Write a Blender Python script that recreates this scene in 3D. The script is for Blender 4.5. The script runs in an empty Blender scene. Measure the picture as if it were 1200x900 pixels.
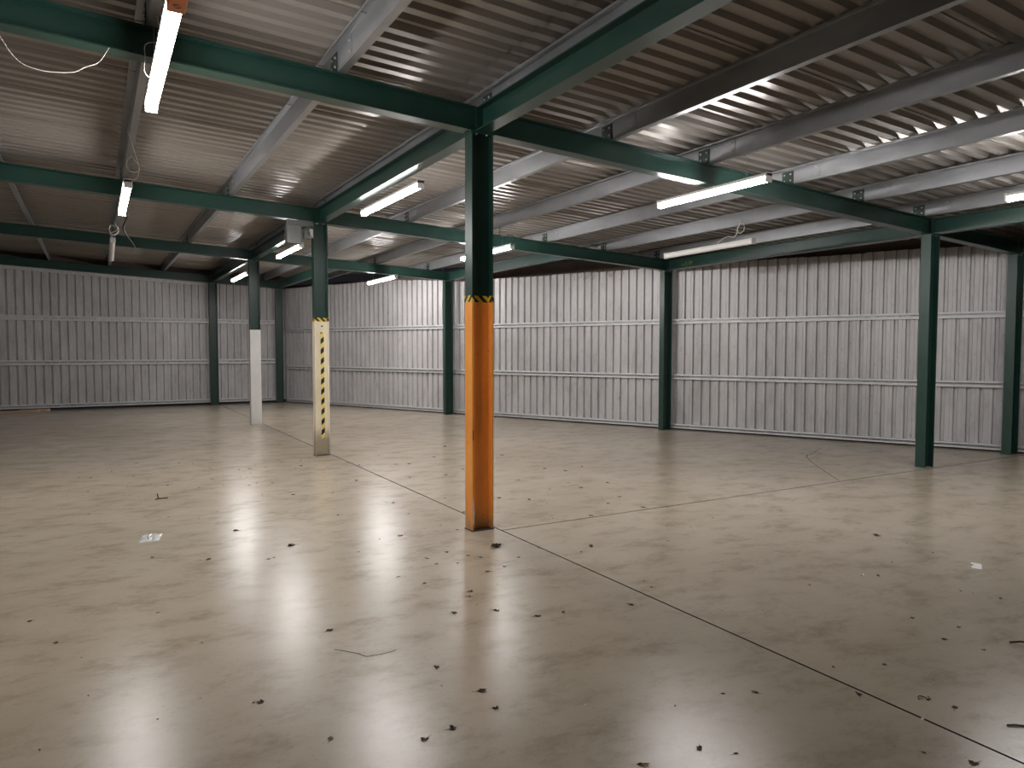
import bpy, math, random
from mathutils import Vector, Matrix
C = bpy.context.scene
COL = C.collection

# ------------------------------------------------------------------ camera
F_PX = 840.41
cd = bpy.data.cameras.new('camera'); cam = bpy.data.objects.new('camera', cd); COL.objects.link(cam)
cd.sensor_fit = 'HORIZONTAL'; cd.sensor_width = 36.0; cd.lens = F_PX / 1200 * 36.0
cd.clip_start = 0.05; cd.clip_end = 200
YAW, PIT, ROL = 0.5265, -0.0486, 0.001
_F = Vector((math.sin(YAW)*math.cos(PIT), math.cos(YAW)*math.cos(PIT), math.sin(PIT)))
_R = Vector((math.cos(YAW), -math.sin(YAW), 0)); _U = _R.cross(_F)
_R2 = math.cos(ROL)*_R + math.sin(ROL)*_U; _U2 = -math.sin(ROL)*_R + math.cos(ROL)*_U
m = Matrix((( _R2.x, _U2.x, -_F.x), (_R2.y, _U2.y, -_F.y), (_R2.z, _U2.z, -_F.z))).to_4x4()
m.translation = Vector((-2.93, -5.616, 1.6))
cam.matrix_world = m
C.camera = cam

# ------------------------------------------------------------------ world (night outside), exposure
w = bpy.data.worlds.new('night'); C.world = w; w.use_nodes = True
w.node_tree.nodes['Background'].inputs[0].default_value = (0.010, 0.010, 0.012, 1)
w.node_tree.nodes['Background'].inputs[1].default_value = 1.0
C.view_settings.view_transform = 'Standard'
C.view_settings.look = 'None'
C.view_settings.gamma = 1.0
C.view_settings.use_curve_mapping = False
C.view_settings.exposure = 0.0
try:
    C.cycles.use_denoising = True
    C.cycles.max_bounces = 10; C.cycles.diffuse_bounces = 6
except Exception: pass
TUBE = 132.0                      # radiance of the lit tubes

rnd = random.Random(7)

# ------------------------------------------------------------------ materials
def new_mat(name):
    mt = bpy.data.materials.new(name); mt.use_nodes = True
    nt = mt.node_tree; b = nt.nodes['Principled BSDF']
    return mt, nt, b
def N(nt, typ, **kw):
    n = nt.nodes.new(typ)
    for k, v in kw.items():
        if k in n.inputs: n.inputs[k].default_value = v
        else: setattr(n, k, v)
    return n
def noise(nt, scale, detail=4, rough=0.55, stretch=(1, 1, 1), rot=(0, 0, 0)):
    tc = N(nt, 'ShaderNodeTexCoord'); mp = N(nt, 'ShaderNodeMapping')
    mp.inputs['Scale'].default_value = stretch; mp.inputs['Rotation'].default_value = rot
    nt.links.new(tc.outputs['Object'], mp.inputs[0])
    n = N(nt, 'ShaderNodeTexNoise'); n.inputs['Scale'].default_value = scale
    n.inputs['Detail'].default_value = detail; n.inputs['Roughness'].default_value = rough
    nt.links.new(mp.outputs[0], n.inputs['Vector'])
    return n
def ramp(nt, src, stops):
    r = N(nt, 'ShaderNodeValToRGB'); nt.links.new(src, r.inputs[0])
    e = r.color_ramp.elements
    e[0].position, e[0].color = stops[0][0], (*stops[0][1], 1)
    e[1].position, e[1].color = stops[-1][0], (*stops[-1][1], 1)
    for p, c in stops[1:-1]:
        q = e.new(p); q.color = (*c, 1)
    return r
def mix(nt, fac, a, b, mode='MIX'):
    mx = N(nt, 'ShaderNodeMix'); mx.data_type = 'RGBA'; mx.blend_type = mode
    for s, i in ((fac, 0), (a, 6), (b, 7)):
        if isinstance(s, (int, float)): mx.inputs[i].default_value = s
        elif isinstance(s, tuple): mx.inputs[i].default_value = (*s, 1)
        else: nt.links.new(s, mx.inputs[i])
    return mx.outputs[2]
def bump(nt, b, h, strength, dist=0.01):
    bp = N(nt, 'ShaderNodeBump'); bp.inputs['Strength'].default_value = strength
    bp.inputs['Distance'].default_value = dist
    nt.links.new(h, bp.inputs['Height']); nt.links.new(bp.outputs[0], b.inputs['Normal'])
def simple(name, col, rough=0.5, metal=0.0, var=0.12, scale=6, bmp=0.0, stretch=(1, 1, 1), spec=0.5):
    mt, nt, b = new_mat(name)
    n = noise(nt, scale, 5, 0.6, stretch)
    lo = tuple(c*(1-var) for c in col); hi = tuple(min(1, c*(1+var)) for c in col)
    r = ramp(nt, n.outputs[0], [(0.3, lo), (0.7, hi)])
    nt.links.new(r.outputs[0], b.inputs['Base Color'])
    b.inputs['Roughness'].default_value = rough; b.inputs['Metallic'].default_value = metal
    b.inputs['Specular IOR Level'].default_value = spec
    if bmp: bump(nt, b, n.outputs[0], bmp)
    return mt
def mrange(nt, src, a, b_, c, d):
    r = N(nt, 'ShaderNodeMapRange'); nt.links.new(src, r.inputs[0])
    r.inputs[1].default_value = a; r.inputs[2].default_value = b_; r.inputs[3].default_value = c; r.inputs[4].default_value = d
    return r.outputs[0]

# concrete floor
M = {}
mt, nt, b = new_mat('concrete'); M['concrete'] = mt
n1 = noise(nt, 0.45, 6, 0.6)
n2 = noise(nt, 3.0, 8, 0.72, (0.8, 1.3, 1), (0, 0, 0.55))
n3 = noise(nt, 38, 3, 0.6)
n4 = noise(nt, 9.0, 6, 0.8, (0.6, 1.6, 1), (0, 0, 0.52))
base = ramp(nt, n1.outputs[0], [(0.3, (0.335, 0.277, 0.202)), (0.5, (0.378, 0.322, 0.247)), (0.7, (0.42, 0.368, 0.292))])
st = ramp(nt, n2.outputs[0], [(0.32, (0.72, 0.69, 0.64)), (0.5, (1, 1, 1)), (0.75, (1.08, 1.08, 1.08))])
c1 = mix(nt, 1.0, base.outputs[0], st.outputs[0], 'MULTIPLY')
sp = ramp(nt, n3.outputs[0], [(0.25, (0.8, 0.78, 0.75)), (0.42, (1, 1, 1))])
c2 = mix(nt, 0.7, c1, sp.outputs[0], 'MULTIPLY')
st2 = ramp(nt, n4.outputs[0], [(0.28, (0.7, 0.66, 0.58)), (0.42, (1, 1, 1))])
c3 = mix(nt, 0.3, c2, st2.outputs[0], 'MULTIPLY')
nt.links.new(c3, b.inputs['Base Color'])
nt.links.new(mrange(nt, n2.outputs[0], 0.3, 0.7, 0.215, 0.262), b.inputs['Roughness'])
b.inputs['Specular IOR Level'].default_value = 0.34
nb = noise(nt, 14, 7, 0.7, (0.9, 1.5, 1), (0, 0, 0.5))
bump(nt, b, nb.outputs[0], 0.14, 0.008)

M['dirt'] = simple('joint_dirt', (0.03, 0.025, 0.02), 1.0, spec=0.0)
# green steel paint
mt, nt, b = new_mat('green_paint'); M['green'] = mt
n = noise(nt, 3.0, 6, 0.65); n_f = noise(nt, 60, 2, 0.5)
r = ramp(nt, n.outputs[0], [(0.3, (0.010, 0.037, 0.029)), (0.7, (0.018, 0.055, 0.042))])
d = ramp(nt, noise(nt, 22, 6, 0.75).outputs[0], [(0.66, (0, 0, 0)), (0.74, (1, 1, 1))])
nt.links.new(mix(nt, d.outputs[0], r.outputs[0], (0.06, 0.075, 0.06)), b.inputs['Base Color'])
nt.links.new(mrange(nt, n.outputs[0], 0.3, 0.7, 0.285, 0.34), b.inputs['Roughness'])
bump(nt, b, n_f.outputs[0], 0.05, 0.003)
M['green_dark'] = simple('green_dark_plate', (0.012, 0.03, 0.024), 0.45)
# galvanised
mt, nt, b = new_mat('galvanised'); M['galv'] = mt
n = noise(nt, 2.2, 7, 0.7, (1, 0.4, 1))
r = ramp(nt, n.outputs[0], [(0.3, (0.27, 0.28, 0.29)), (0.7, (0.42, 0.43, 0.445))])
nt.links.new(r.outputs[0], b.inputs['Base Color']); b.inputs['Metallic'].default_value = 0.75
nt.links.new(mrange(nt, n.outputs[0], 0.3, 0.7, 0.30, 0.44), b.inputs['Roughness'])
M['rail'] = simple('galvanised_rail', (0.60, 0.605, 0.61), 0.5, 0.25, var=0.1, scale=5)
# roof sheeting (underside)
mt, nt, b = new_mat('roof_sheeting'); M['roof'] = mt
n = noise(nt, 0.7, 2, 0.5); n_s = noise(nt, 1.6, 2, 0.5, (1, 1, 1))
r = ramp(nt, n.outputs[0], [(0.3, (0.262, 0.238, 0.212)), (0.7, (0.285, 0.262, 0.236))])
g = ramp(nt, n_s.outputs[0], [(0.3, (0.9, 0.89, 0.88)), (0.7, (1, 1, 1))])
nt.links.new(mix(nt, 0.5, r.outputs[0], g.outputs[0], 'MULTIPLY'), b.inputs['Base Color'])
b.inputs['Metallic'].default_value = 0.25
nt.links.new(mrange(nt, n_s.outputs[0], 0.3, 0.7, 0.285, 0.33), b.inputs['Roughness'])
# wall sheeting
mt, nt, b = new_mat('wall_sheeting'); M['wall'] = mt
n = noise(nt, 1.3, 6, 0.65, (1, 1, 0.5)); n_s = noise(nt, 5, 7, 0.75, (1, 1, 0.35)); n_d = noise(nt, 16, 6, 0.8, (1, 1, 0.5))
r = ramp(nt, n.outputs[0], [(0.3, (0.43, 0.42, 0.422)), (0.7, (0.57, 0.56, 0.56))])
g = ramp(nt, n_s.outputs[0], [(0.30, (0.62, 0.60, 0.585)), (0.52, (1, 1, 1))])
g2 = ramp(nt, n_d.outputs[0], [(0.33, (0.30, 0.28, 0.26)), (0.41, (1, 1, 1))])
cc = mix(nt, 0.6, r.outputs[0], g.outputs[0], 'MULTIPLY')
nt.links.new(mix(nt, 0.6, cc, g2.outputs[0], 'MULTIPLY'), b.inputs['Base Color'])
b.inputs['Metallic'].default_value = 0.2
nt.links.new(mrange(nt, n_s.outputs[0], 0.3, 0.7, 0.36, 0.55), b.inputs['Roughness'])
# painted column bases
def painted(name, col, dark, worn, rust, amount, low):
    mt, nt, b = new_mat(name)
    n = noise(nt, 3, 6, 0.65, (1, 1, 0.5)); nf = noise(nt, 26, 7, 0.75, (1, 1, 0.45))
    r = ramp(nt, n.outputs[0], [(0.32, dark), (0.62, col)])
    sp = ramp(nt, nf.outputs[0], [(amount, (0, 0, 0)), (amount+0.05, (1, 1, 1))])
    c = mix(nt, sp.outputs[0], r.outputs[0], rust)
    tc = N(nt, 'ShaderNodeTexCoord'); sx = N(nt, 'ShaderNodeSeparateXYZ'); nt.links.new(tc.outputs['Object'], sx.inputs[0])
    ad = N(nt, 'ShaderNodeMath', operation='MULTIPLY_ADD'); nt.links.new(nf.outputs[0], ad.inputs[0])
    ad.inputs[1].default_value = -0.45; nt.links.new(sx.outputs[2], ad.inputs[2])
    lo = mrange(nt, ad.outputs[0], low-0.32, low-0.1, 1.0, 0.0)
    c = mix(nt, lo, c, worn)
    nt.links.new(c, b.inputs['Base Color']); b.inputs['Roughness'].default_value = 0.42
    bump(nt, b, nf.outputs[0], 0.08, 0.004)
    return mt
M['orange'] = painted('orange_paint', (1.0, 0.42, 0.075), (0.84, 0.31, 0.06), (0.36, 0.21, 0.10), (0.30, 0.09, 0.03), 0.64, 0.06)
M['cream'] = painted('cream_paint', (0.86, 0.80, 0.64), (0.74, 0.65, 0.46), (0.38, 0.33, 0.24), (0.30, 0.2, 0.09), 0.68, 0.32)
M['white_paint'] = painted('white_paint', (0.76, 0.76, 0.75), (0.66, 0.66, 0.65), (0.6, 0.6, 0.58), (0.40, 0.39, 0.36), 0.66, 0.1)
M['dark_edge'] = simple('bare_grimy_steel', (0.05, 0.035, 0.025), 0.8)
def stripes(name, ax, period, yel):
    mt, nt, b = new_mat(name)
    tc = N(nt, 'ShaderNodeTexCoord'); dp = N(nt, 'ShaderNodeVectorMath', operation='DOT_PRODUCT')
    nt.links.new(tc.outputs['Object'], dp.inputs[0]); dp.inputs[1].default_value = ax
    dv = N(nt, 'ShaderNodeMath', operation='DIVIDE'); nt.links.new(dp.outputs['Value'], dv.inputs[0]); dv.inputs[1].default_value = period
    ad = N(nt, 'ShaderNodeMath', operation='ADD'); nt.links.new(dv.outputs[0], ad.inputs[0]); ad.inputs[1].default_value = 50.0
    fr = N(nt, 'ShaderNodeMath', operation='FRACT'); nt.links.new(ad.outputs[0], fr.inputs[0])
    gt = N(nt, 'ShaderNodeMath', operation='GREATER_THAN'); nt.links.new(fr.outputs[0], gt.inputs[0]); gt.inputs[1].default_value = 0.5
    nt.links.new(mix(nt, gt.outputs[0], (0.012, 0.012, 0.012), yel), b.inputs['Base Color'])
    b.inputs['Roughness'].default_value = 0.4
    return mt
M['tape_band'] = stripes('hazard_tape_band', (1.0, 1.0, 1.0), 0.085, (0.78, 0.55, 0.05))
M['tape_strip'] = stripes('hazard_tape_strip', (-0.9, 0.0, 1.0), 0.152, (0.80, 0.66, 0.16))
mt, nt, b = new_mat('lit_diffuser'); M['lit'] = mt
b.inputs['Base Color'].default_value = (0.8, 0.8, 0.8, 1)
b.inputs['Emission Color'].default_value = (1.0, 0.965, 0.95, 1); b.inputs['Emission Strength'].default_value = TUBE
M['unlit'] = simple('unlit_diffuser', (0.80, 0.80, 0.78), 0.35, var=0.03)
M['white_plastic'] = simple('white_plastic', (0.70, 0.69, 0.66), 0.45, var=0.04)
M['orange_cap'] = simple('orange_end_cap', (0.75, 0.22, 0.06), 0.45, var=0.05)
M['cable_w'] = simple('white_cable', (0.62, 0.6, 0.56), 0.5)
M['cable_k'] = simple('dark_cable', (0.03, 0.03, 0.03), 0.5)
M['wire'] = simple('steel_wire', (0.3, 0.3, 0.3), 0.4, 0.6)
M['bolt'] = simple('zinc_bolt', (0.62, 0.62, 0.60), 0.35, 0.5)
M['box'] = simple('grey_box', (0.12, 0.125, 0.12), 0.4, 0.3)
M['fascia'] = simple('dark_fascia', (0.15, 0.115, 0.10), 0.85)
M['leaf1'] = simple('dry_leaf_dark', (0.045, 0.027, 0.016), 0.8, var=0.4, scale=40)
M['leaf2'] = simple('dry_leaf_brown', (0.11, 0.062, 0.032), 0.75, var=0.35, scale=40)
M['leaf3'] = simple('dry_leaf_tan', (0.22, 0.13, 0.07), 0.75, var=0.3, scale=40)
M['red'] = simple('red_brown_litter', (0.20, 0.055, 0.035), 0.7)
M['paper'] = simple('white_paper', (0.88, 0.87, 0.84), 0.8, var=0.08, scale=20)
M['wood'] = simple('pale_plank', (0.42, 0.29, 0.19), 0.75, var=0.25, scale=3, stretch=(0.3, 8, 1))
M['ivy'] = simple('ivy_leaf', (0.07, 0.16, 0.03), 0.5, var=0.3, scale=30)
M['vine'] = simple('dry_vine', (0.20, 0.15, 0.06), 0.8, var=0.3, scale=20)
mt, nt, b = new_mat('clear_film'); M['film'] = mt
b.inputs['Base Color'].default_value = (0.85, 0.88, 0.9, 1); b.inputs['Roughness'].default_value = 0.12
b.inputs['Alpha'].default_value = 0.6
bump(nt, b, noise(nt, 30, 4, 0.6).outputs[0], 0.6, 0.01)

# ------------------------------------------------------------------ mesh helpers
class MB:
    def __init__(s): s.v = []; s.f = []
    def add(s, vs, fs):
        o = len(s.v); s.v += [tuple(v) for v in vs]; s.f += [tuple(i+o for i in f) for f in fs]; return s
    def box(s, x0, x1, y0, y1, z0, z1):
        return s.add([(x0,y0,z0),(x1,y0,z0),(x1,y1,z0),(x0,y1,z0),(x0,y0,z1),(x1,y0,z1),(x1,y1,z1),(x0,y1,z1)],
                     [(3,2,1,0),(4,5,6,7),(0,1,5,4),(1,2,6,5),(2,3,7,6),(3,0,4,7)])
    def prism(s, prof, p0, p1, u, v):
        """closed 2-D profile (counter-clockwise in u,v) swept from p0 to p1"""
        p0, p1, u, v = map(Vector, (p0, p1, u, v)); n = len(prof)
        vs = [p0+u*a+v*b_ for a, b_ in prof] + [p1+u*a+v*b_ for a, b_ in prof]
        fs = [(i, (i+1) % n, n+(i+1) % n, n+i) for i in range(n)] + [tuple(range(n))[::-1], tuple(range(n, 2*n))]
        return s.add(vs, fs)
    def tube(s, pts, r, seg=6):
        pts = [Vector(p) for p in pts]; rings = []
        for i, p in enumerate(pts):
            t = (pts[min(i+1, len(pts)-1)] - pts[max(i-1, 0)]).normalized()
            a = t.cross(Vector((0, 0, 1)))
            if a.length < 0.05: a = t.cross(Vector((1, 0, 0)))
            a.normalize(); b_ = t.cross(a)
            rings.append([p + (a*math.cos(k*2*math.pi/seg) + b_*math.sin(k*2*math.pi/seg))*r for k in range(seg)])
        vs = [q for g in rings for q in g]; fs = []
        for i in range(len(rings)-1):
            for k in range(seg):
                fs.append((i*seg+k, i*seg+(k+1) % seg, (i+1)*seg+(k+1) % seg, (i+1)*seg+k))
        fs += [tuple(range(seg))[::-1], tuple(range((len(rings)-1)*seg, len(rings)*seg))]
        return s.add(vs, fs)
    def mesh(s, name, mat, smooth=False):
        me = bpy.data.meshes.new(name); me.from_pydata(s.v, [], s.f); me.materials.append(mat)
        if smooth:
            for p in me.polygons: p.use_smooth = True
        me.update(); return me
def link(name, me, parent=None, loc=None):
    o = bpy.data.objects.new(name, me); COL.objects.link(o)
    if parent: o.parent = parent
    if loc: o.location = loc
    return o
def build(name, mb, mat, parent=None, loc=None, smooth=False, bevel=0):
    o = link(name, mb.mesh(name, mat, smooth), parent, loc)
    if bevel:
        bv = o.modifiers.new('bevel', 'BEVEL'); bv.width = bevel; bv.segments = 2; bv.limit_method = 'ANGLE'
    return o
def tag(o, label=None, cat=None, group=None, kind=None):
    if label: o['label'] = label
    if cat: o['category'] = cat
    if group: o['group'] = group
    if kind: o['kind'] = kind
    return o
def thing(name, label, cat, loc=(0, 0, 0), group=None, rot=(0, 0, 0)):
    o = link(name, None); o.location = loc; o.rotation_euler = rot; o.empty_display_size = 0.1
    return tag(o, label, cat, group)
def struct(name):
    o = link(name, None); o['kind'] = 'structure'; o.empty_display_size = 0.1; return o
def smooth_path(pts, n=6):
    pts = [Vector(p) for p in pts]; out = []
    P = [pts[0]] + pts + [pts[-1]]
    for i in range(1, len(P)-2):
        a, b_, c, d = P[i-1:i+3]
        for k in range(n):
            t = k/n
            out.append(0.5*((2*b_) + (c-a)*t + (2*a-5*b_+4*c-d)*t*t + (3*b_-a-3*c+d)*t**3))
    out.append(P[-2]); return out

# ------------------------------------------------------------------ layout numbers
H0, S = 3.464, -0.047                       # underside of the rafters: z = H0 + S*x
RD, RW = 0.207, 0.134                       # steel section depth and flange width
PD = 0.18                                   # purlin depth
FR = [0.0, 5.15, 10.3, 16.3]                # frame lines (y)
KW = 0.447                                  # the right wall runs along x + KW*y = k
def under(x): return H0 + S*x
def wall_x(y, k): return k - KW*y
YF, YN, XL = 16.47, -9.5, -7.4              # far, near and left walls
K_COL, K_GIRT, K_SHEET = 9.15, 9.30, 9.385
def clip_poly(poly, a, b_, c):
    """keep the part with a*x+b*y<=c"""
    out = []
    for i in range(len(poly)):
        p, q = poly[i], poly[(i+1) % len(poly)]
        dp, dq = a*p[0]+b_*p[1]-c, a*q[0]+b_*q[1]-c
        if dp <= 0: out.append(p)
        if (dp < 0 < dq) or (dq < 0 < dp):
            t = dp/(dp-dq); out.append((p[0]+(q[0]-p[0])*t, p[1]+(q[1]-p[1])*t))
    return out

# ------------------------------------------------------------------ floor
floor = build('floor', MB().box(XL-0.8, 15, YN-0.8, YF+0.9, -0.12, -0.016), M['dirt']); tag(floor, kind='structure')
XJ, YJ, YJL, GAP = 0.14, -0.15, 9.62, 0.007
xl, xr, yn, yf = XL-0.6, 14.6, YN-0.6, YF+0.7
slabs = [
    [(xl, yn), (XJ-GAP, yn), (XJ-GAP, YJL-GAP*0.6), (xl, YJL-GAP*0.6-1.0)],
    [(xl, YJL+GAP*0.6-1.0), (XJ-GAP, YJL+GAP*0.6), (XJ-GAP, yf), (xl, yf)],
    [(XJ+GAP, yn), (xr, yn), (xr, YJ-GAP), (XJ+GAP, YJ-GAP)],
    [(XJ+GAP, YJ+GAP), (xr, YJ+GAP), (xr, yf), (XJ+GAP, yf)],
]
for i, pl in enumerate(slabs):
    pl = clip_poly(pl, 1, KW, 9.9)
    n = len(pl)
    mb = MB().add([(x, y, -0.02) for x, y in pl] + [(x, y, 0) for x, y in pl],
                  [tuple(range(n))[::-1], tuple(range(n, 2*n))] + [(k, (k+1) % n, n+(k+1) % n, n+k) for k in range(n)])
    sl = build('concrete_slab', mb, M['concrete'], floor); sl.data.materials.append(M['dirt'])
    for p in sl.data.polygons:
        if abs(p.normal.z) < 0.5: p.material_index = 1           # dirt-filled joint sides
# hairline cracks
def crack(path, wdt=0.004, seed=1):
    r = random.Random(seed); pts = []
    for i in range(len(path)-1):
        (x0, y0), (x1, y1) = path[i], path[i+1]; L = math.hypot(x1-x0, y1-y0); n = max(2, int(L/0.05))
        for k in range(n):
            t = k/n; pts.append((x0+(x1-x0)*t+r.uniform(-.008, .008), y0+(y1-y0)*t+r.uniform(-.008, .008)))
    pts.append(path[-1]); mb = MB()
    for i in range(len(pts)-1):
        (x0, y0), (x1, y1) = pts[i], pts[i+1]; L = math.hypot(x1-x0, y1-y0)+1e-6
        nx, ny = -(y1-y0)/L*wdt/2, (x1-x0)/L*wdt/2
        mb.add([(x0-nx, y0-ny, .0006), (x1-nx, y1-ny, .0006), (x1+nx, y1+ny, .0006), (x0+nx, y0+ny, .0006)], [(0, 1, 2, 3)])
    build('floor_crack', mb, M['dirt'], floor)
crack([(-1.86, -1.90), (-1.77, -2.01), (-1.74, -2.07), (-1.68, -2.08), (-1.58, -2.07)], 0.006, 3)
crack([(6.4, 1.5), (6.23, 1.39), (5.87, 1.03), (5.52, 0.64), (4.9, -0.1)], 0.010, 4)
crack([(6.23, 1.39), (6.69, 1.60), (7.31, 1.92)], 0.009, 5)

# ------------------------------------------------------------------ sheeting
def wall_sheets(parent, A, B, zb, ztop, pitch, inward, per=6):
    """trapezoidal sheets from plan point A to B; ztop is a function of the plan point"""
    A, B = Vector((*A, 0)), Vector((*B, 0)); d = (B-A); L = d.length; d.normalize(); inn = Vector((*inward, 0)).normalized()
    prof = [(0, 0), (.048, 0), (.053, -.004), (.059, 0), (.100, 0), (.113, -.042), (.152, -.042), (.165, 0)]
    u = 0; i = 0
    while u < L-0.05:
        pts = []
        for k in range(per):
            for a, n in prof:
                pts.append((u+(k+a/0.176)*pitch, n))
        pts.append((u+per*pitch, 0)); pts.append((u+per*pitch+0.045, 0.0016))
        pts = [(min(a, L), n) for a, n in pts if a <= L+pitch*.3]
        off = 0.0012*(i % 2)
        bot, top = [], []
        for a, n in pts:
            p = A+d*a+inn*(n+off)
            bot.append((p.x, p.y, zb)); top.append((p.x, p.y, ztop(p.x, p.y) + 0.012*(i % 2)))
        n = len(pts)
        build('cladding_sheet', MB().add(bot+top, [(k, k+1, n+k+1, n+k) for k in range(n-1)]), M['wall'], parent)
        u += per*pitch; i += 1
def cprof(h, dpt, t=0.004, lip=0.02):
    lip = h*0.32
    # lipped channel: u = inwards, v = up; web at u=0, open side towards the room
    return [(0, 0), (dpt, 0), (dpt, lip), (dpt-t, lip), (dpt-t, t), (t, t), (t, h-t), (dpt-t, h-t), (dpt-t, h-lip), (dpt, h-lip), (dpt, h), (0, h)]
wdir = Vector((-KW, 1, 0)).normalized(); winn = Vector((-1, -KW, 0)).normalized()

wall_right = struct('wall_right')
ypt = lambda y, k: (wall_x(y, k), y)
def rtop(x, y): return 3.24 if y < 10.2 else 3.24 + min(1.0, (y-10.2)/2.0)*0.16
wall_sheets(wall_right, ypt(YF, K_SHEET), ypt(YN, K_SHEET), 0.045, rtop, 0.176, (-1, -KW))
wall_far = struct('wall_far')
wall_sheets(wall_far, (XL, YF), (wall_x(YF, K_SHEET), YF), 0.09, lambda x, y: under(x)+0.10, 0.186, (0, -1))
wall_left = struct('wall_left')
wall_sheets(wall_left, (XL, YN), (XL, YF), 0.06, lambda x, y: under(XL)+0.3, 0.186, (1, 0))
wall_near = struct('wall_near')
wall_sheets(wall_near, (XL, YN), (wall_x(YN, K_SHEET), YN), 0.06, lambda x, y: under(x)+0.3, 0.186, (0, 1))

# dark fascia behind the gap over the right wall, packing strips
fx = MB().prism([(0, 0), (0.02, 0), (0.02, 0.34), (0, 0.34)], (*ypt(YF+.5, 9.66), 3.16), (*ypt(YN, 9.66), 3.16), winn, (0, 0, 1))
tag(build('trim_1', fx, M['fascia']), kind='structure')
tag(build('trim_2', MB().box(XL-.2, 2.3, YF+0.22, YF+0.24, 3.55, 4.2), M['fascia']), kind='structure')

# ------------------------------------------------------------------ ceiling
ceiling = struct('ceiling')
XLAP = -0.16
def roof_sheet(y0, xa, xb, dz, parent, per=6, pitch=0.18):
    prof = [(0, 0), (.066, 0), (.088, .038), (.146, .038), (.168, 0)]
    pts = []
    for k in range(per):
        for a, n in prof: pts.append((y0+k*pitch+a, n))
    pts.append((y0+per*pitch, 0)); pts.append((y0+per*pitch+.03, -.002)); pts.append((y0+per*pitch+.033, -.014))
    xs = [xa + (xb-xa)*t for t in (0, 1)] if not callable(xb) else None
    vs = []; NS = 9
    r = random.Random(int(y0*100)+int(dz*1e4))
    sag = [r.uniform(-.004, .004) for _ in range(NS+1)]
    for y, n in pts:
        x1 = xb(y) if callable(xb) else xb
        for j in range(NS+1):
            x = xa + (x1-xa)*j/NS
            vs.append((x, y, under(x)+RD+PD+.004+n+dz+sag[j]))
    fs = []
    for i in range(len(pts)-1):
        for j in range(NS):
            a = i*(NS+1)+j; fs.append((a, a+1, a+NS+2, a+NS+1))
    build('roof_sheet', MB().add(vs, fs), M['roof'], parent)
y = 1.37 - 1.08*10
while y < YF+0.4:
    xe = lambda yy: max(wall_x(yy, 9.75), XLAP+0.3)
    roof_sheet(y, XL-0.4, XLAP, 0.0, ceiling)
    roof_sheet(y, XLAP-0.12, xe, 0.0055, ceiling)
    y += 1.08

# ------------------------------------------------------------------ steel frame
def iprof(dpt, wid, tf=0.011, tw=0.008):
    h, w_ = dpt, wid/2; t = tw/2
    return [(-w_, 0), (w_, 0), (w_, tf), (t, tf), (t, h-tf), (w_, h-tf), (w_, h), (-w_, h), (-w_, h-tf), (-t, h-tf), (-t, tf), (-w_, tf)]
bolt_mb = MB()
for k in range(6): pass
def hexbolt(r=0.011, t=0.008):
    mb = MB(); n = 6
    vs = [(r*math.cos(k*math.pi/3), 0, r*math.sin(k*math.pi/3)) for k in range(n)] + [(r*.9*math.cos(k*math.pi/3), -t, r*.9*math.sin(k*math.pi/3)) for k in range(n)]
    return mb.add(vs, [tuple(range(n)), tuple(range(n, 2*n))[::-1]] + [(k, (k+1) % n, n+(k+1) % n, n+k)[::-1] for k in range(n)])
BOLT = hexbolt().mesh('bolt', M['bolt'])           # head points to -y
PURL = [-6.5, -5.2, -3.9, -2.57, -1.26, 0.09, 1.40, 2.68, 4.0, 5.30, 6.60, 7.9]
CLEAT = MB().box(-0.006, 0, -0.075, 0.075, 0.0, 0.15).mesh('cleat', M['green_dark'])
def add_cleats(par, y, x0, x1):
    for px in PURL:
        if not (x0+0.08 < px < x1-0.12): continue
        c = link('cleat', CLEAT, par, (px-0.006, y, under(px)+RD))
        for dy in (-0.042, 0.042):
            for dz in (0.045, 0.115):
                bo = link('bolt', BOLT, c, (-0.006, dy, dz)); bo.rotation_euler = (0, 0, -math.pi/2)
def rafter(y, x0, x1, label):
    o = thing('rafter', label, 'beam', (x0, y, under(x0)), 'green steel rafters')
    w_ = build('beam', MB().prism(iprof(RD, RW), (0, 0, 0), (x1-x0, 0, S*(x1-x0)), (0, -1, 0), (0, 0, 1)), M['green'], o)
    sub = o
    # cleats in world coordinates -> local
    for px in PURL:
        if not (x0+0.06 < px < x1-0.1): continue
        c = link('cleat', CLEAT, o, (px-0.006-x0, 0, under(px)+RD-under(x0)))
        for dy in (-0.042, 0.042):
            for dz in (0.045, 0.115):
                bo = link('bolt', BOLT, c, (-0.006, dy, dz)); bo.rotation_euler = (0, 0, -math.pi/2)
    return o
nm = ['nearest', 'second', 'third', 'farthest']
desc_l = ['long green rafter nearest the camera, running left from the orange based column top',
          'green rafter running left from the top of the hazard taped cream column',
          'green rafter running left from the top of the white based column',
          'dark green rafter along the top of the far wall on the left']
desc_r = ['green rafter from the orange based column past the right freestanding column to the wall',
          'green rafter from the hazard taped cream column to the second right wall column',
          'green rafter from the white based column to the farthest right wall column',
          'short green rafter over the far wall between its two columns']
for i, y in enumerate(FR):
    rafter(y, XL+0.05, -0.004, desc_l[i])
    rafter(y, 0.004, wall_x(y, K_COL)+0.10, desc_r[i])
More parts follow.
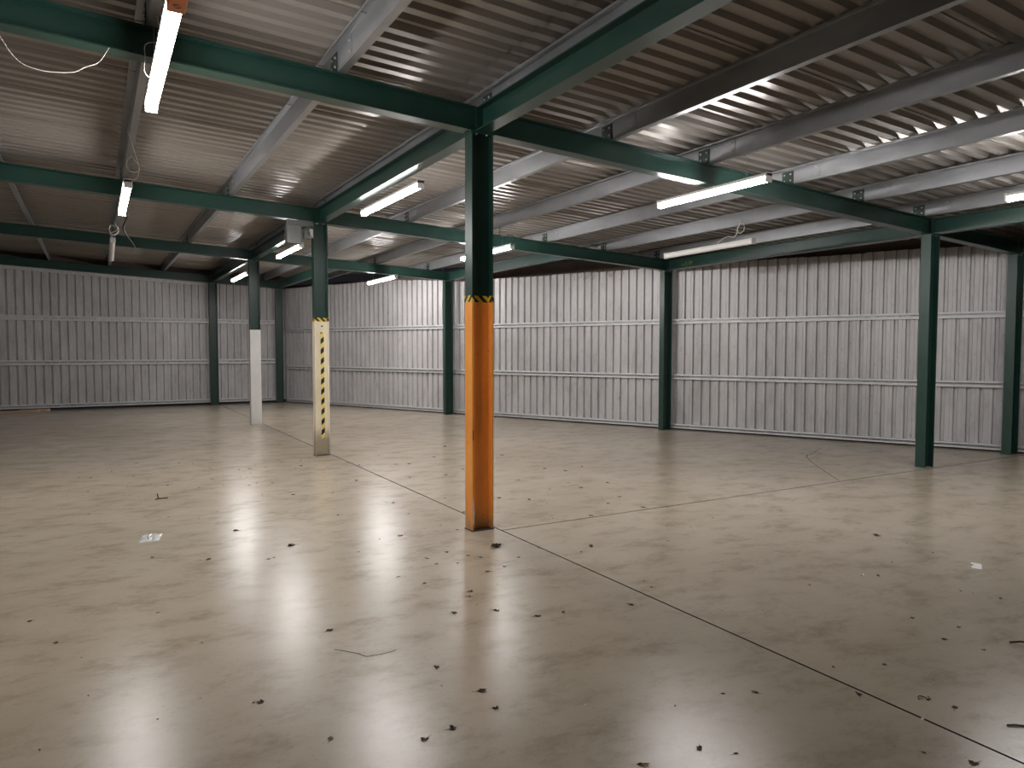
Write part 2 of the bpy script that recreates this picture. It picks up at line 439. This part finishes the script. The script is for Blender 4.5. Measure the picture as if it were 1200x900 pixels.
# tie beams along the column row and eaves
def tie(x, y0, y1, label, dpt=0.2, cat='beam', wid=RW):
    o = thing('tie_beam', label, cat, (x, y0, under(x)))
    build('beam', MB().prism(iprof(dpt, wid), (0, 0, 0), (0, y1-y0, 0), (1, 0, 0), (0, 0, 1)), M['green'], o)
    for yy, s in ((0.0, 1), (y1-y0, -1)):
        build('end_plate', MB().box(-wid/2, wid/2, min(yy, yy+s*.01), max(yy, yy+s*.01), 0.005, dpt-.005), M['green'], o)
    return o
g = RW/2+.002
tie(0, -9.4, FR[0]-g, 'green tie beam passing overhead from the orange based column toward the viewer')
tie(0, FR[0]+g, FR[1]-g, 'green tie beam between the orange based and the hazard taped column')
tie(0, FR[1]+g, FR[2]-g, 'green tie beam between the hazard taped and the white based column')
tie(0, FR[2]+g, FR[3]-g, 'green tie beam from the white based column to the far wall')
tie(6.84, -9.3, FR[0]-g, 'green eaves beam running right out of frame from the freestanding right column')
tie(6.84, FR[0]+g, FR[1]-g, 'green eaves beam between the freestanding right column and the wall column left of it')
tie(4.52, FR[1]+g, FR[2]-g, 'green eaves beam at the farthest right wall column, half hidden by the orange column')
tie(1.81, FR[2]+g, FR[3]-g, 'dark green eaves beam ending at the corner column')
tie(9.15, -9.2, FR[0]-g, 'dark green eaves beam over the rightmost wall column')

# columns
def hprof(dx, dy, tf=0.012, tw=0.009, o=0.0):
    X, Y, t = dx/2+o, dy/2+o, tw/2+o; tf_ = tf+o
    return [(-X, -Y), (-X+tf+2*o if o else -X+tf, -Y), (-X+tf+(2*o if o else 0), -t), (X-tf-(2*o if o else 0), -t), (X-tf-(2*o if o else 0), -Y), (X, -Y),
            (X, Y), (X-tf-(2*o if o else 0), Y), (X-tf-(2*o if o else 0), t), (-X+tf+(2*o if o else 0), t), (-X+tf+(2*o if o else 0), Y), (-X, Y)]
CX, CY = 0.2066, 0.134
def column(x, y, label, base=None, zsplit=2.06, group=None):
    zt = under(x)-0.014
    o = thing('steel_column', label, 'column', (x, y, 0), group)
    def ext(name, prof, z0, z1, mat, bev=0):
        return build(name, MB().prism(prof, (0, 0, z0), (0, 0, z1), (1, 0, 0), (0, 1, 0)), mat, o, bevel=bev)
    if base is None:
        ext('shaft', hprof(CX, CY), 0, zt, M['green'])
    else:
        ext('shaft', hprof(CX, CY), zsplit, zt, M['green'])
        if base == 'white':
            p = ext('painted_base', [(-CX/2-.006, -CY/2-.006), (CX/2+.006, -CY/2-.006), (CX/2+.006, CY/2+.006), (-CX/2-.006, CY/2+.006)], 0.0, zsplit, M['white_paint'], 0.006)
            p['label'] = 'off-white boxed-in lower half'
        else:
            p = ext('painted_base', hprof(CX, CY, o=0.0025), 0.0, zsplit, M[base])
            p['label'] = {'orange': 'scuffed orange painted lower half', 'cream': 'dirty cream painted lower half with rusty edges'}[base]
            tb = ext('hazard_tape_band', hprof(CX, CY, o=0.0045), zsplit-0.05, zsplit+0.006, M['tape_band'])
            tb['label'] = 'yellow and black striped tape wrapped round'
            gr = build('floor_grime', MB().box(-CX/2-.008, CX/2+.008, -CY/2-.008, CY/2+.008, 0.0, 0.008), M['dark_edge'], o)
        if base == 'cream':
            t = build('hazard_tape_strip', MB().box(-0.005, 0.045, -0.0085, -0.0072, 0.25, 1.85), M['tape_strip'], o)
            t['label'] = 'vertical yellow and black striped tape'
            build('screw_hole', MB().box(0.006, 0.034, -0.0095, -0.0072, 1.93, 1.95), M['dark_edge'], o)
        if base == 'orange':
            build('chip', MB().add([(-.1018, -.0701, .05), (-.089, -.0702, .07), (-.084, -.0702, .16), (-.088, -.0702, .24), (-.098, -.0702, .31), (-.1018, -.0701, .24)], [(0, 1, 2, 3, 4, 5)]), M['white_paint'], o)
            build('chip', MB().add([(-.1018, -.0702, .80), (-.094, -.0702, .81), (-.094, -.0702, .88), (-.1018, -.0702, .90)], [(0, 1, 2, 3)]), M['dark_edge'], o)
    cp = build('cap_plate', MB().box(-0.115, 0.115, -0.072, 0.072, zt, zt+0.012), M['green'], o)
    for sx in (-0.05, 0.05):
        for sy in (-0.048, 0.048):
            bo = link('bolt', BOLT, cp, (sx, sy, zt)); bo.rotation_euler = (-math.pi/2 if False else math.pi/2, 0, 0)
    return o
column(0, 0, 'green steel column with scuffed orange lower half, in the centre', 'orange')
column(0.0, 5.13, 'green steel column with cream lower half and a vertical strip of hazard tape', 'cream', 2.06)
column(0.0, 10.25, 'green steel column with plain off-white lower half', 'white', 2.0)
column(0, 16.3, 'slim dark green column against the far wall, left of the white based column')
column(1.81, 16.3, 'dark green column at the far corner, right of the white based column')
column(4.52, 10.3, 'green wall column just left of the orange based column')
column(6.84, 5.15, 'green wall column midway along the right wall, right of the orange column')
column(6.83, -0.03, 'all green freestanding column standing clear of the right wall')
column(9.15, 0, 'green wall column at the right edge of the photo')

# ------------------------------------------------------------------ purlins
def zprof(h=PD, fl=0.062, t=0.004, lip=0.018):
    # bottom flange to +x, top flange to -x
    return [(0, 0), (fl, 0), (fl, lip), (fl-t, lip), (fl-t, t), (t, t), (t, h), (-fl+t, h), (-fl+t, h-lip), (-fl+t+t, h-lip), (-fl+2*t, h-t), (0, h-t)]
pl_desc = {-6.5: 'galvanised purlin farthest left, outside the lamps', -5.2: 'galvanised purlin second from the left wall',
           -3.9: 'pale galvanised purlin seen at the far left beyond the second rafter', -2.57: 'galvanised purlin above the row of lamps at far left',
           -1.26: 'galvanised purlin between the left lamps and the column row', 0.09: 'galvanised purlin riding on the tie beams over the column row',
           1.40: 'galvanised purlin first to the right of the column row', 2.68: 'galvanised purlin second right of the column row, above lit lamps',
           4.0: 'galvanised purlin third right of the column row', 5.30: 'galvanised purlin above the unlit lamp, fourth right of the column row',
           6.60: 'galvanised purlin next to the eaves beam on the right', 7.9: 'short galvanised purlin nearest the right wall'}
SLEEVE = MB().box(-0.004, -0.0005, -0.42, 0.42, 0.012, PD-0.01).mesh('lap_sleeve', M['galv'])
for px in PURL:
    ye = min(YF+0.3, (9.33-px)/KW)
    o = thing('purlin', pl_desc[px], 'purlin', (px, -9.3, under(px)+RD), 'galvanised roof purlins')
    build('purlin_section', MB().prism(zprof(), (0, 0, 0), (0, ye+9.3, 0), (1, 0, 0), (0, 0, 1)), M['galv'], o)
    for yf_ in FR:
        if yf_+0.3 < ye:
            s_ = link('lap_sleeve', SLEEVE, o, (0, yf_+9.3, 0))
            for dy in (-0.37, 0.37):
                for dz in (0.05, 0.13):
                    bo = link('bolt', BOLT, s_, (-0.004, dy, dz)); bo.rotation_euler = (0, 0, -math.pi/2); bo.scale = (.8, .8, .8)

# ------------------------------------------------------------------ wall rails
def rail(p0, p1, inn, h, dpt, label, lip=0.03, cat='rail', grp=None):
    p0, p1 = Vector(p0), Vector(p1)
    o = thing('sheeting_rail', label, cat, p0, grp)
    build('rail_section', MB().prism(cprof(h, dpt, lip=lip), (0, 0, 0), p1-p0, inn, (0, 0, 1)), M['rail'], o)
    return o
cx1 = wall_x(16.4, K_GIRT)
yb = [FR[3]+.05, 10.42, 5.27, 0.0, -9.3]
bay = ['between the far corner and the next column', 'behind the orange based column',
       'behind the freestanding right column', 'running out of frame at the right edge']
for j in range(4):
    a, b_ = yb[j], yb[j+1]
    k = K_SHEET+0.004
    for z, hgt, lab in ((2.10, 0.10, 'upper'), (1.005, 0.10, 'lower')):
        rail((*ypt(a-0.005, k), z), (*ypt(b_+0.005, k), z), winn, hgt, 0.066, '%s galvanised rail across the right wall, %s' % (lab, bay[j]))
    rail((*ypt(a-0.005, k), .03), (*ypt(b_+0.005, k), .03), winn, 0.085, 0.066, 'low galvanised floor rail of the right wall, %s' % bay[j])
for (xa, xb, lb) in ((XL+.05, 0.0, 'left of the slim far column'), (0.01, cx1-.1, 'between the two far columns')):
    for z, lab in ((2.325, 'upper'), (1.175, 'lower')):
        rail((xa, YF+.003, z), (xb, YF+.003, z), (0, -1, 0), 0.13, 0.07, '%s galvanised rail across the far wall, %s' % (lab, lb))
    rail((xa, YF+.003, .07), (xb, YF+.003, .07), (0, -1, 0), 0.10, 0.07, 'galvanised floor rail of the far wall, %s' % lb)
rail((XL+.05, YF+.003, under(XL)-.085), (-0.15, YF+.003, under(-.15)-.085), (0, -1, 0), 0.075, 0.07, 'sloping galvanised top rail just under the far rafter')

# ------------------------------------------------------------------ lamps
def lamp(x, y0, y1, z0, z1, label, lit=True, hang=None, cap=None, ztop=None, wires=True):
    """batten lamp from (x,y0,z0) to (x,y1,z1); origin at its near end, diffuser below"""
    L = math.hypot(y1-y0, z1-z0); ang = math.atan2(z1-z0, y1-y0)
    o = thing('batten_lamp', label, 'lamp', (x, y0, z0), rot=(ang, 0, 0))
    build('housing', MB().box(-0.042, 0.042, 0.0, L, 0.026, 0.056), M['white_plastic'], o, bevel=0.004)
    w_ = 0.036; prof = [(-w_, .028)] + [(w_*math.cos(t), .006+ -w_*0.9*math.sin(t)) for t in [math.pi - k*math.pi/8 for k in range(9)]] + [(w_, .028)]
    build('diffuser', MB().prism(prof, (0, 0.022, 0), (0, L-0.022, 0), (1, 0, 0), (0, 0, 1)), M['lit'] if lit else M['unlit'], o, smooth=False)
    for yy, which in ((0.0, 0), (L-0.022, 1)):
        mt_ = M['orange_cap'] if (cap and which == 0) else M['white_plastic']
        ec = build('end_cap', MB().box(-0.04, 0.04, yy, yy+0.022, -0.03, 0.062), mt_, o, bevel=0.005)
        if cap and which == 0: ec['label'] = 'orange end cap with a pale hook'
    if cap:
        build('cap_sleeve', MB().box(-0.041, 0.041, 0.0, 0.17, -0.034, 0.063), M['orange_cap'], o, bevel=0.005)
        hk = [(0.0+0.018*math.cos(t), 0.05+0.02*math.sin(t), -0.038) for t in [k*0.55 for k in range(10)]]
        hk = [(p[0], p[1]+.04, p[2]) for p in hk]
        build('hook', MB().tube(hk, 0.003), M['cable_w'], o)
    if wires:
        for f in (0.18, 0.82):
            yy = L*f
            zt = (ztop if ztop else under(x)+RD) - (z0+(z1-z0)*f)
            build('hanging_wire', MB().tube([(0, yy, 0.058), (0.004, yy, zt)], 0.0022, 5), M['wire'], o)
    return o
lamp(-2.55, -1.86, 0.05, 3.27, 3.27, 'large lit tube lamp at top left with an orange end, nearest the camera', cap=True)
lamp(-2.60, 2.70, 4.50, 3.26, 3.26, 'lit tube lamp hanging at the left before the second rafter')
lamp(-2.62, 8.50, 9.90, 3.44, 3.27, 'unlit tube lamp hanging tilted at far left', lit=False, wires=False)
lamp(0.10, 1.52, 3.40, 3.33, 3.33, 'lit tube lamp under the beam between orange and taped columns', ztop=3.464)
lamp(2.72, -0.82, 0.74, 3.24, 3.24, 'bright lit tube lamp crossing under the nearest rafter, right of centre')
lamp(5.32, 1.65, 3.50, 3.145, 3.13, 'unlit long tube lamp at right, below a loop of cable', lit=False)
lamp(0.10, 6.60, 8.35, 3.32, 3.32, 'lit tube lamp left of the hazard taped column, beside the grey box', ztop=3.464)
lamp(0.08, 11.4, 13.4, 3.29, 3.29, 'small lit tube lamp left of the white based column, far end', ztop=3.464)
lamp(2.78, 4.20, 5.98, 3.20, 3.20, 'lit tube lamp partly hidden by the orange based column')
lamp(2.80, 9.30, 11.1, 3.17, 3.17, 'lit tube lamp crossing under the third rafter, near the far wall')
lamp(5.42, -3.4, -1.62, 3.18, 3.18, 'lit tube lamp cut off by the right edge of the photo')


# cables
def cable(pts, label, mat='cable_w', r=0.004, name='cable', n=6):
    P = [Vector(p) for p in pts]; o0 = P[0].copy()
    q = [p-o0 for p in smooth_path(P, n)]
    o = build(name, MB().tube(q, r, 6), M[mat], None, o0, smooth=True); return tag(o, label, 'cable')
cable([(-3.46, -.075, 3.628), (-3.40, -.07, 3.55), (-3.34, -.07, 3.45), (-3.28, -.07, 3.395), (-3.2, -.07, 3.375), (-3.12, -.07, 3.375), (-3.01, -.07, 3.395), (-2.94, -.07, 3.44), (-2.86, -.07, 3.49), (-2.80, -.068, 3.597)],
      'white cable sagging in a loop below the nearest rafter at top left', r=0.0026)
def squiggle(c, rr, turns, seed, stem):
    r = random.Random(seed); pts = list(stem)
    for k in range(int(turns*8)):
        a = k*math.pi/4; q = rr*(1+r.uniform(-.25, .25))
        pts.append((c[0]+q*math.cos(a)*.8, c[1]+r.uniform(-.01, .01)+k*.002, c[2]+q*math.sin(a)*1.2))
    return pts
cable(squiggle((-2.56, -.55, 3.40), .09, 1.2, 1, [(-2.55, -.35, 3.33), (-2.50, -.35, 3.36)]) + [(-2.55, -.6, 3.66)], 'thin white cable looping beside the large top left lamp', r=.002)
cable(squiggle((-2.56, 2.60, 3.44), .06, 1.2, 2, [(-2.6, 2.71, 3.31), (-2.52, 2.68, 3.33)]) + [(-2.60, 2.6, 3.78)], 'white cable curling above the left lamp at the second rafter', r=.003)
cable([(-2.6, 4.5, 3.28), (-2.55, 4.75, 3.28), (-2.52, 5.0, 3.32), (-2.56, 5.4, 3.2), (-2.45, 5.6, 3.05), (-2.42, 5.65, 2.99)], 'dark cable end dangling behind the left lamp', 'cable_k', .012)
cable(squiggle((-2.60, 8.45, 3.62), .075, 2.3, 4, [(-2.62, 8.51, 3.5), (-2.66, 8.48, 3.56)]) + [(-2.60, 8.5, 3.78)], 'bundle of white cable above the tilted unlit lamp', r=.006)
cable([(5.32, 2.35, 3.205), (5.30, 2.25, 3.25), (5.30, 2.12, 3.29), (5.30, 2.02, 3.26), (5.30, 1.95, 3.30), (5.29, 1.92, 3.38), (5.29, 1.86, 3.44), (5.29, 1.80, 3.40), (5.29, 1.81, 3.33), (5.29, 1.88, 3.30), (5.29, 1.93, 3.36), (5.29, 1.88, 3.45), (5.295, 1.86, 3.50)],
      'loop of pink white cable standing above the unlit lamp at right', r=.006)
cable([(2.78, 4.2, 3.25), (2.78, 4.1, 3.33), (2.76, 4.3, 3.4), (2.74, 4.5, 3.36), (2.72, 4.5, 3.55)], 'dark cable curling above the lamp behind the orange column', 'cable_k', .006)
cable([(0.09, 11.4, 3.32), (0.13, 11.2, 3.30), (0.13, 11.1, 3.12), (0.10, 11.1, 3.02), (0.06, 11.2, 3.0)], 'white cable end hanging left of the white based column', r=.010)
cable([(-0.2, 5.04, 3.30), (-.11, 5.02, 3.20), (-.04, 5.035, 3.10), (0.03, 5.04, 3.05), (0.10, 5.04, 3.01), (0.11, 5.10, 2.99)], 'dark cable drooping across the hazard taped column from the grey box', 'cable_k', .005)

# grey box under the second rafter
bx = thing('switch_box', 'grey metal box hanging below the second rafter beside the hazard taped column', 'box', (-0.39, 5.10, 3.13))
build('case', MB().box(-0.105, 0.105, -0.06, 0.09, 0.0, 0.27), M['box'], bx, bevel=0.008)
build('front_lip', MB().box(-0.105, 0.105, -0.067, -0.061, 0.135, 0.15), M['box'], bx)
build('bracket', MB().box(-0.10, 0.30, -0.03, 0.03, 0.27, 0.345), M['box'], bx)
jb = thing('junction_box', 'small grey junction box between the grey metal box and the taped column', 'box', (-0.20, 5.09, 3.21))
build('case', MB().box(-0.045, 0.045, -0.04, 0.04, 0, 0.115), M['box'], jb, bevel=0.006)
build('conduit', MB().box(0.045, 0.09, -0.02, 0.02, 0.02, 0.15), M['white_plastic'], jb)

# ------------------------------------------------------------------ litter
def leaf_mesh(seed, mat):
    r = random.Random(seed); n = 14; vs = [(0, 0, 0.012)]
    for k in range(n):
        a = 2*math.pi*k/n; q = (0.62 if k % 2 else 1.0)*r.uniform(.7, 1.1)
        if k == 0: q = 1.25
        vs.append((q*math.cos(a), q*.8*math.sin(a), r.choice((0.04, .12, .35, .55))*r.uniform(.5, 1.1)))
    for k in range(n):
        a = 2*math.pi*(k+.5)/n; q = .45*r.uniform(.8, 1.2)
        vs.append((q*math.cos(a), q*.8*math.sin(a), r.uniform(.02, .28)))
    fs = []
    for k in range(n):
        i, j = 1+k, 1+(k+1) % n; mI = 1+n+k; mJ = 1+n+(k+1) % n
        fs += [(i, j, mI), (0, mI, mJ), (mI, j, mJ)]
    mb = MB().add(vs, fs)
    mb.tube([(1.1, 0, .05), (1.5, .1, .12), (1.9, .05, .03)], .035, 4)
    return mb.mesh('dry_leaf', mat)
LM = [leaf_mesh(s, M[mt_]) for s, mt_ in ((1, 'leaf1'), (2, 'leaf1'), (3, 'leaf1'), (4, 'leaf2'), (5, 'leaf1'), (6, 'leaf2'), (7, 'leaf3'), (8, 'leaf2'))]
def leaf(x, y, r_, label, group=None, mi=None, name='dry_leaf'):
    o = link(name, LM[rnd.randrange(len(LM)) if mi is None else mi])
    o.location = (x, y, 0.0005); o.rotation_euler = (0, 0, rnd.uniform(0, 6.28)); o.scale = (r_, r_, r_*rnd.uniform(.5, .9))
    return tag(o, label, 'leaf', group)
near = [((-2.32, -2.30), .026, 'dark curled leaf alone left of centre in the foreground', 0), ((-2.13, -2.76), .022, 'brown flat leaf low in the foreground, lit by the left glare', 3),
        ((-1.81, -1.63), .030, 'dark upright leaf in the foreground above the brown flat one', 1), ((-2.64, -0.84), .014, 'tiny dark leaf in the open floor at left', 0),
        ((-1.59, 0.27), .045, 'dark leaf midway between taped column and foreground', 2), ((-1.80, -2.96), .027, 'brown crumpled leaf at the bottom centre of the floor', 5),
        ((-1.40, -2.71), .030, 'crumpled brown leaf with stalk right of bottom centre', 3), ((-0.87, -3.57), .024, 'dark upright leaf near the bottom edge, right of centre', 1),
        ((0.10, -3.61), .022, 'dark leaf lying on the floor joint at lower right', 2), ((0.36, -3.90), .022, 'dark spiky leaf just right of the floor joint', 4),
        ((-0.03, -4.18), .028, 'brown leaf pile piece at the bottom right edge', 5), ((1.09, -3.45), .022, 'dark pointed leaf on the floor at right', 0),
        ((2.85, -1.92), .050, 'dark flat leaf in the open floor at right', 2), ((-0.06, -2.17), .028, 'dark leaf left of the joint in the middle floor', 4),
        ((0.52, -0.96), .036, 'dark leaf just right of the joint near the orange base', 1), ((0.13, -0.79), .026, 'dark leaf caught in the joint below the orange base', 2),
        ((-1.12, -0.92), .022, 'brown leaf left of the floor glare before the orange base', 5), ((-0.71, 0.11), .036, 'dark spread leaf left of the orange base', 0),
        ((-1.08, -1.74), .030, 'dark leaf leftmost of three in a row below the orange base', 0), ((-0.84, -1.84), .028, 'dark leaf in the middle of three in a row below the orange base', 2),
        ((-0.67, -2.04), .028, 'dark leaf rightmost of three in a row below the orange base', 1), ((-0.30, -3.35), .024, 'pale tan leaf left of the joint at lower right', 6)]
for (x, y), r_, lb, mi in near: leaf(x, y, r_*.86, lb, None, mi)
A = [(-1.17,-.18),(-1.02,-1.14),(-.57,-.53),(-.47,-.7),(-.4,-.8),(-.62,-.84),(-.77,-.78),(-.77,-.61),(-.53,-1.13),(-.36,-1.09),(-.15,-.94),(-.82,-1.45),(-.88,-1.52),(-.5,-2.06),(.35,-1.06),(-.19,.06),(-1.42,-2.88),(-1.48,-2.37),(-1.66,-2.94),(-1.14,-3.55),(-.26,.28)]
B = [(5.1,4.05),(2.76,2.28),(2.38,2.13),(3.11,2.09),(2.34,1.18),(1.94,1.41),(1.51,1.87),(2.25,2.43),(1.53,1.2),(1.03,.83),(1.96,.46),(1.64,.26),(1.83,-.07),(.79,1.06),(1.16,-.09),(1.9,1.09),(2.34,3.75),(.16,.64),(2.01,5.05),(1.27,2.91)]
D = [(.72,4.63),(.81,3.67),(.65,3.73),(1.37,4.08),(.12,2.89),(.42,2.69),(-.22,2.81),(.89,2.61),(.28,1.34),(-.33,.85),(-.34,1.48),(-.29,1.39),(.18,3.92),(.18,3.8),(.12,4.23),(-.53,4.25),(-.69,4.74),(-.69,4.91),(-1.08,2.33),(-1.13,3.17),(-.68,2.23),(-.94,1.14),(-.65,2.58),(-1.48,5.66),(-1.62,7.53),(-1.32,4.33),(-1.18,4.35),(-1.9,1.0),(-.25,4.95),(-.42,4.70),(-.85,5.1),(.30,4.5)]
Ef = [(-2.46,5.67),(-1.64,4.66),(-1.73,3.8),(-3.15,4.7),(-3.01,4.62),(-2.42,4.13),(-2.64,3.81),(-2.23,3.61),(-2.04,3.41),(-1.93,3.29),(-3.03,3.66),(-2.55,4.49),(-2.78,5.06),(-2.36,1.87),(-3.45,4.54),(-3.01,2.39),(-2.22,.2),(-2.3,10.82),(-1.95,5.33),(-1.67,3.31),(-1.4,3.16),(-1.3,3.24),(-2.59,.46),(-1.78,-.01),(-1.82,-.03),(-3.3,-.62),(-3.15,-1.06)]
G = [(2.07,-3.27),(2.12,-3.38),(2.92,-.86),(2.71,-1.02),(3.61,.11),(3.14,-.31),(5.51,1.22),(1.67,-.91),(2.11,-.75),(1.83,-2.59),(2.74,-2.46),(2.22,-2.45),(1.23,-2.48),(2.0,-3.06),(1.13,-3.64),(1.25,-3.18),(.25,-3.37),(-.77,-3.67),(-.12,-4.04),(-.44,-3.29),(1.34,-3.4),(.5,-3.48),(1.17,-1.15),(.27,-1.98)]
for L_, (ra, rb), lb, gp in ((A, (.014, .026), 'small dark leaf scrap on the floor in front of the orange column base', 'leaf scraps before the orange column'),
                       (B, (.018, .034), 'small dark leaf scrap on the open floor between orange column and right wall', 'leaf scraps toward the right wall'),
                       (D, (.015, .030), 'small dark leaf scrap along the floor between the orange and taped columns', 'leaf scraps between the columns'),
                       (Ef, (.014, .028), 'small dark leaf scrap on the left floor beyond the clear wrapping', 'leaf scraps on the left floor'),
                       (G, (.010, .018), 'tiny leaf scrap on the floor in the lower right', 'leaf scraps lower right')):
    for (x, y) in L_: leaf(x, y, rnd.uniform(ra, rb), lb, gp)
# more crumbs in the wind-blown band on the left (too many and small to pick apart)
mb = MB()
for i in range(420):
    if i < 250: x, y = rnd.gauss(-1.9, 1.0), rnd.gauss(4.0, 1.1)
    elif i < 330: x, y = rnd.gauss(0, 1.6), rnd.gauss(-.2, 1.6)
    else: x, y = rnd.uniform(-3.5, 6), rnd.uniform(-4.2, 8)
    if x + KW*y > 9 or (abs(x) < .14 and min(abs(y-q) for q in (0, 5.13, 10.25)) < .1): continue
    s = rnd.uniform(.003, .011); a = rnd.uniform(0, 3.14); dx, dy = s*math.cos(a), s*math.sin(a)
    mb.add([(x-dx, y-dy, .0005), (x+dy*.5, y-dx*.5, .001), (x+dx, y+dy, .0005), (x-dy*.5, y+dx*.5, s*.5)], [(0, 1, 3), (1, 2, 3), (0, 3, 2), (0, 2, 1)])
tag(build('leaf_crumbs', mb, M['leaf1']), 'scattered crumbs of dry leaf on the concrete floor', 'debris', kind='stuff')
# leaf clump at the orange base
cl = thing('leaf_clump', 'dark clump of dead leaves just in front of the orange column base', 'leaves', (-0.16, -0.59, 0))
for i in range(7):
    o = link('leaf', LM[i % 5], cl, (rnd.uniform(-.045, .045), rnd.uniform(-.03, .03), .001+i*.003))
    o.rotation_euler = (rnd.uniform(-.2, .2), rnd.uniform(-.2, .2), rnd.uniform(0, 6)); o.scale = (.03, .03, .03)
def twig(x, y, segs, label, r=.006, mat='leaf1'):
    o = build('twig', MB().tube(segs, r, 5), M[mat], None, (x, y, r)); return tag(o, label, 'twig')
twig(-2.38, 2.82, [(-.03, -.02, 0), (.0, 0, 0), (.09, .0, 0)], 'bent twig lying on the left floor, one end sticking up', .006)
build('twig_prong', MB().tube([(0, 0, 0), (-.012, 0, .055)], .006, 5), M['leaf1'], bpy.data.objects['twig'])
twig(0.42, -4.12, [(-.03, .02, 0), (0, 0, .002), (.025, -.02, 0)], 'short dark twig at the right edge of the foreground', .004)
twig(1.38, -3.70, [(-.03, .04, 0), (0, 0, .012), (.03, -.01, .004), (.04, -.04, 0)], 'crooked dark twig at the right edge, above the short one', .005)
rb = build('red_litter', MB().tube(smooth_path([(-.03, .01, 0), (-.015, .022, .002), (.0, .02, .004), (.01, .0, .002), (0, -.01, 0), (.02, -.012, 0), (.035, .005, 0)]), .0028, 5), M['red'], None, (0.32, -3.79, .003))
tag(rb, 'small curled reddish brown scrap on the lower right floor', 'litter')
for i, (x, y, lb) in enumerate(((-1.06, -3.06, 'tiny white speck on the floor at lower centre'), (1.75, -2.53, 'small white speck on the floor at right, beside a dark scrap'), (0.13, -3.89, 'tiny white curl on the floor beside the joint at lower right'))):
    tag(build('paper_scrap', MB().add([(-.008, -.004, 0), (.01, -.003, .001), (.008, .006, .006), (-.006, .005, .003)], [(0, 1, 2, 3)]), M['paper'], None, (x, y, .0008)), lb, 'litter')
# white torn paper, slightly raised
pp = MB().add([(-.02, 0, 0), (.018, -.004, 0), (.026, .002, .004), (.024, .03, .034), (.022, .036, .040), (-.024, .038, .042), (-.028, .03, .036), (-.012, .022, .024), (-.026, .012, .010)],
              [(0, 1, 2, 8), (8, 2, 7), (2, 3, 7), (7, 3, 4, 5, 6)])
pp.v = [(x*1.35, y*1.7, z*.55) for x, y, z in pp.v]
ps = build('paper_scrap', pp, M['paper'], None, (2.61, -2.85, .0008)); ps.rotation_euler = (0, 0, math.radians(-63))
tag(ps, 'torn square of white paper lying at the right of the floor', 'litter')
# clear wrapping
mb = MB(); nx_, ny_ = 14, 10; r = random.Random(11)
for j in range(ny_+1):
    for i in range(nx_+1):
        u, v = i/nx_, j/ny_
        x = -2.655+.15*u+.045*v+r.uniform(-.005, .005); y = .98+.24*v+r.uniform(-.006, .006)
        e = min(u, 1-u, v, 1-v)*4
        mb.v.append((x, y, .002+min(1, e)*r.uniform(.002, .03)))
for j in range(ny_):
    for i in range(nx_):
        a = j*(nx_+1)+i; mb.f.append((a, a+1, a+nx_+2, a+nx_+1))
tag(build('plastic_wrapper', mb, M['film']), 'crumpled clear plastic wrapper lying on the left floor', 'litter')
# planks at the far wall
for (x0, x1, y, z, t, lb) in ((-5.6, -4.15, 15.98, 0, .05, 'pale broken plank on the floor at the far left wall, the longer one'), (-4.6, -3.95, 16.15, 0, .06, 'short pale plank end behind the longer one at the far wall')):
    tag(build('wooden_plank', MB().add([(x0, y, 0), (x1-.08, y, 0), (x1, y+.06, 0), (x1-.1, y+.12, 0), (x0, y+.12, 0), (x0, y, t), (x1-.08, y, t), (x1, y+.06, t), (x1-.1, y+.12, t), (x0, y+.12, t)],
        [(4, 3, 2, 1, 0), (5, 6, 7, 8, 9), (0, 1, 6, 5), (1, 2, 7, 6), (2, 3, 8, 7), (3, 4, 9, 8), (4, 0, 5, 9)]), M['wood'], None, (0, 0, .0005)), lb, 'plank')
# ivy sprig and dry vine
def sprig(name, c, n, spread, mat, label, seed):
    r = random.Random(seed); o = thing(name, label, 'plant', c)
    build('stem', MB().tube([(0, 0, 0), (-.01, .1, .03), (-.01, .2, .01), (-.02, .3, .04)], .004, 5), M['vine'], o)
    for i in range(n):
        y, z, s = r.uniform(0, spread), r.uniform(-.02, .06), r.uniform(.018, .035)
        build('leaf', MB().add([(0, y, z), (-.01, y+s, z+s*.6), (-.02, y, z+s*1.6), (-.01, y-s, z+s*.6)], [(0, 1, 2, 3)]), M[mat], o)
sprig('ivy_sprig', (6.765, 4.35, 3.17), 7, .3, 'ivy', 'green ivy sprig on the eaves beam left of the unlit lamp', 3)
r = random.Random(5); o = thing('dry_vine', 'yellowish dry vine hanging on top of the right wall behind the rafter', 'plant', (6.19, 6.98, 3.20))
for i in range(9):
    t0 = r.uniform(-.9, .35); pts = [(t0*-KW*-1*0 , 0, 0)]
    P = [Vector((0, 0, .04)) - wdir*(-t0) + winn*.012]
    for k in range(4): P.append(P[-1] + Vector((0, 0, -.055*r.uniform(.2, 1.2))) + wdir*r.uniform(-.06, .06) + winn*r.uniform(-.002, .006))
    build('tendril', MB().tube(P, .005, 4), M['vine'], o)
